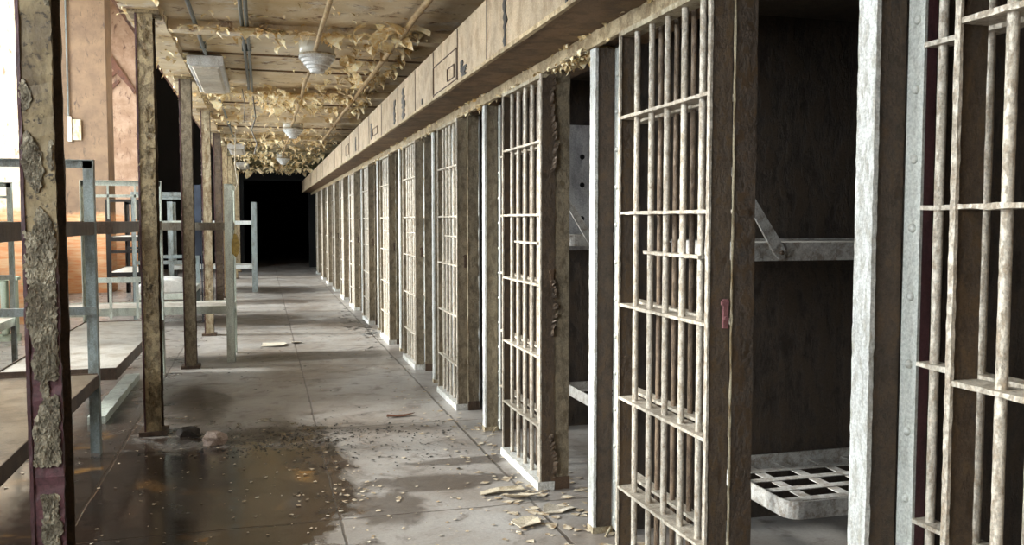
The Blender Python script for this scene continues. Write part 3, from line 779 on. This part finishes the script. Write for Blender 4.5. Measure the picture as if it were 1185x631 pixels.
# ------------------------------------------------------------------ debris
def chunk(name, loc, s, mat, seed, label, cat, flat=.5):
    rnd = random.Random(seed); bm = bmesh.new(); bmesh.ops.create_icosphere(bm, subdivisions=2, radius=1)
    for v in bm.verts:
        k = 1+rnd.uniform(-.28, .22); v.co = Vector((v.co.x*s[0]*k, v.co.y*s[1]*k, max(-.5, v.co.z*k)*s[2]))
    zmin = min(v.co.z for v in bm.verts)
    for v in bm.verts: v.co.z -= zmin
    me = bpy.data.meshes.new(name); bm.to_mesh(me); bm.free(); me.materials.append(M[mat])
    o = bpy.data.objects.new(name, me); C.objects.link(o); o.location = loc; tag(o, label, cat); return o
chunk('plaster_chunk', (-.34, 6.22, 0), (.085, .07, .055), 'rubble', 1, 'pale pink lump of plaster on the wet floor beside the second column', 'plaster')
chunk('plaster_chunk', (-.52, 6.48, 0), (.085, .06, .045), 'greyrubble', 2, 'dark grey lump of plaster between the pale lump and the second column', 'plaster')
def sheet(name, loc, pts, mat, label, cat, rz=0, curlh=.02, seed=0):
    """a torn piece lying on the floor, thin but bent"""
    rnd = random.Random(seed); n = len(pts); cx = sum(p[0] for p in pts)/n; cy = sum(p[1] for p in pts)/n
    top = [(x, y, .006+rnd.random()*curlh) for x, y in pts]+[(cx, cy, .008)]
    bot = [(x, y, z-.004) for x, y, z in top]
    fs = [(k, (k+1) % n, n) for k in range(n)]+[((k+1) % n+n+1, k+n+1, 2*n+1) for k in range(n)]+[(k, k+n+1, (k+1) % n+n+1, (k+1) % n) for k in range(n)]
    mb = MB(); mb.add(top+bot, fs); o = mb.build(name, mat); o.location = loc; o.rotation_euler = (0, 0, rz); tag(o, label, cat); return o
sheet('paper_scrap', (.10, 10.97, 0), [(-.14, -.1), (.1, -.16), (.16, .0), (.12, .2), (-.05, .15), (-.12, .18)], 'plaster', 'white torn paper lying in the aisle beyond the crosswise bunk', 'paper', seed=1)
sheet('paper_scrap', (.36, 11.1, 0), [(-.05, -.08), (.07, -.06), (.05, .1), (-.06, .08)], 'plaster', 'tiny white paper beside the larger scrap in the aisle', 'paper', seed=2)
sheet('peeled_paint_sheet', (1.24, 4.66, 0), [(-.13, -.02), (-.02, -.03), (.12, -.05), (.13, 0), (.0, .03), (-.1, .05)], 'scrap', 'long curled strip of paint on the floor before the second door', 'paint flake', .2, .03, 3)
sheet('peeled_paint_sheet', (1.44, 4.28, 0), [(-.09, -.03), (.0, -.05), (.05, -.035), (.10, -.01), (.09, .03), (.02, .025), (-.03, .05), (-.07, .02)], 'plaster', 'white strip of peeled paint at the foot of the second post', 'paint flake', .1, .03, 4)
sheet('peeled_paint_sheet', (1.22, 4.12, 0), [(-.07, -.04), (.05, -.06), (.09, 0), (.03, .05), (-.05, .05)], 'scrap', 'tan paint flake on the floor nearest the camera by the posts', 'paint flake', .5, .02, 5)
sheet('peeled_paint_sheet', (1.32, 4.52, 0), [(-.1, -.03), (.04, -.05), (.1, .02), (.0, .06), (-.08, .03)], 'scrap', 'crumpled tan flake between the long strip and the white strip', 'paint flake', -.3, .04, 6)
sheet('peeled_paint_sheet', (.98, 6.7, 0), [(-.1, -.03), (.04, -.02), (.12, .01), (.0, .03), (-.09, .02)], 'wood', 'brown curl of paint on the floor near the third door', 'paint flake', 0, .03, 7)
mb = MB(); rnd = random.Random(21)
def chips(n, fx, fy, s0, s1):
    for _ in range(n):
        x, y = fx(), fy(); s = rnd.uniform(s0, s1); k = rnd.randint(3, 5); a0 = rnd.uniform(0, 6)
        mb.add([(x+s*rnd.uniform(.6, 1.2)*math.cos(a0+2*PI*q/k), y+s*rnd.uniform(.6, 1.2)*math.sin(a0+2*PI*q/k), .002+rnd.random()*.006) for q in range(k)], [tuple(range(k))])
chips(260, lambda: rnd.uniform(-.8, 1.1), lambda: rnd.uniform(3.3, 6.6), .004, .014)
chips(70, lambda: rnd.gauss(.45, .25), lambda: rnd.gauss(4.8, .5), .008, .02)
chips(220, lambda: rnd.uniform(1.1, 1.75), lambda: rnd.uniform(3.0, 9), .006, .02)
chips(200, lambda: rnd.uniform(-.6, 1.4), lambda: rnd.uniform(6, 18), .005, .016)
chips(160, lambda: rnd.uniform(-3, -.8), lambda: rnd.uniform(4, 12), .006, .02)
chips(120, lambda: rnd.gauss(1.42, .2), lambda: rnd.gauss(4.3, .5), .012, .04)
chips(60, lambda: rnd.gauss(1.4, .15), lambda: rnd.gauss(6.3, .6), .01, .03)
o = mb.build('scattered_paint_chips', 'chip', fix=False); tag(o, 'small paint chips strewn over the wet concrete floor', 'debris', None, 'stuff')

mb = MB(); rnd = random.Random(33)
chips(900, lambda: rnd.gauss(.1, .38), lambda: rnd.gauss(6.25, .22), .003, .014)
chips(260, lambda: rnd.uniform(.3, 1.3), lambda: rnd.gauss(6.0, .4), .003, .014)
chips(200, lambda: rnd.uniform(-.6, 1.4), lambda: rnd.uniform(7, 16), .005, .02)
chips(120, lambda: rnd.uniform(1.1, 1.45), lambda: rnd.gauss(13, 1.2), .01, .05)
o = mb.build('dirt_crumbs', 'black', fix=False); tag(o, 'black dirt crumbs spread in drifts across the aisle floor', 'dirt', None, 'stuff')

# ------------------------------------------------------------------ light: daylight through the windows
w = bpy.data.worlds.new('sky'); S.world = w; w.use_nodes = True
bg = w.node_tree.nodes['Background']; bg.inputs[0].default_value = (.86, .94, 1., 1); bg.inputs[1].default_value = 1.2
for i, (a, b) in enumerate(WINS):
    L = bpy.data.lights.new('window_daylight', 'AREA'); L.shape = 'RECTANGLE'; L.size = 5.2; L.size_y = b-a
    L.energy = [400, 340, 430, 480, 290][i]; L.color = (.95, .98, 1.)
    o = bpy.data.objects.new('window_daylight', L); C.objects.link(o)
    o.matrix_world = Matrix(((0, 0, -1, XW-.35), (0, 1, 0, (a+b)/2), (1, 0, 0, 3.62), (0, 0, 0, 1)))
sun = bpy.data.lights.new('sun', 'SUN'); sun.energy = 5; sun.angle = math.radians(8); sun.color = (1., .96, .9)
o = bpy.data.objects.new('sun', sun); C.objects.link(o)
o.rotation_euler = Vector((1, -.16, -.42)).to_track_quat('-Z', 'Y').to_euler()

# ------------------------------------------------------------------ camera
f = 1029.; W, H = 1185., 631.; vx, vy = 304., 255.; cx, cy = W/2, H/2
d = Vector((vx-cx, cy-vy, f)).normalized(); upv = Vector((0, f, -(cy-vy))).normalized(); xr = upv.cross(d)
if xr.x < 0: xr = -xr
R = Matrix((xr, d, upv))                       # world = R @ (right, up, forward)
right = R @ Vector((1, 0, 0)); up_ = R @ Vector((0, 1, 0)); fwd = R @ Vector((0, 0, 1))
cam = bpy.data.cameras.new('camera'); cam.sensor_width = 36; cam.lens = f/W*36; cam.clip_start = .05
o = bpy.data.objects.new('camera', cam); C.objects.link(o)
m = Matrix((right, up_, -fwd)).transposed().to_4x4(); m.translation = Vector((0, 0, 1.5)); o.matrix_world = m
S.camera = o
S.view_settings.view_transform = 'Standard'; S.view_settings.look = 'None'; S.view_settings.gamma = 1; S.view_settings.use_curve_mapping = False
S.view_settings.exposure = 1.2
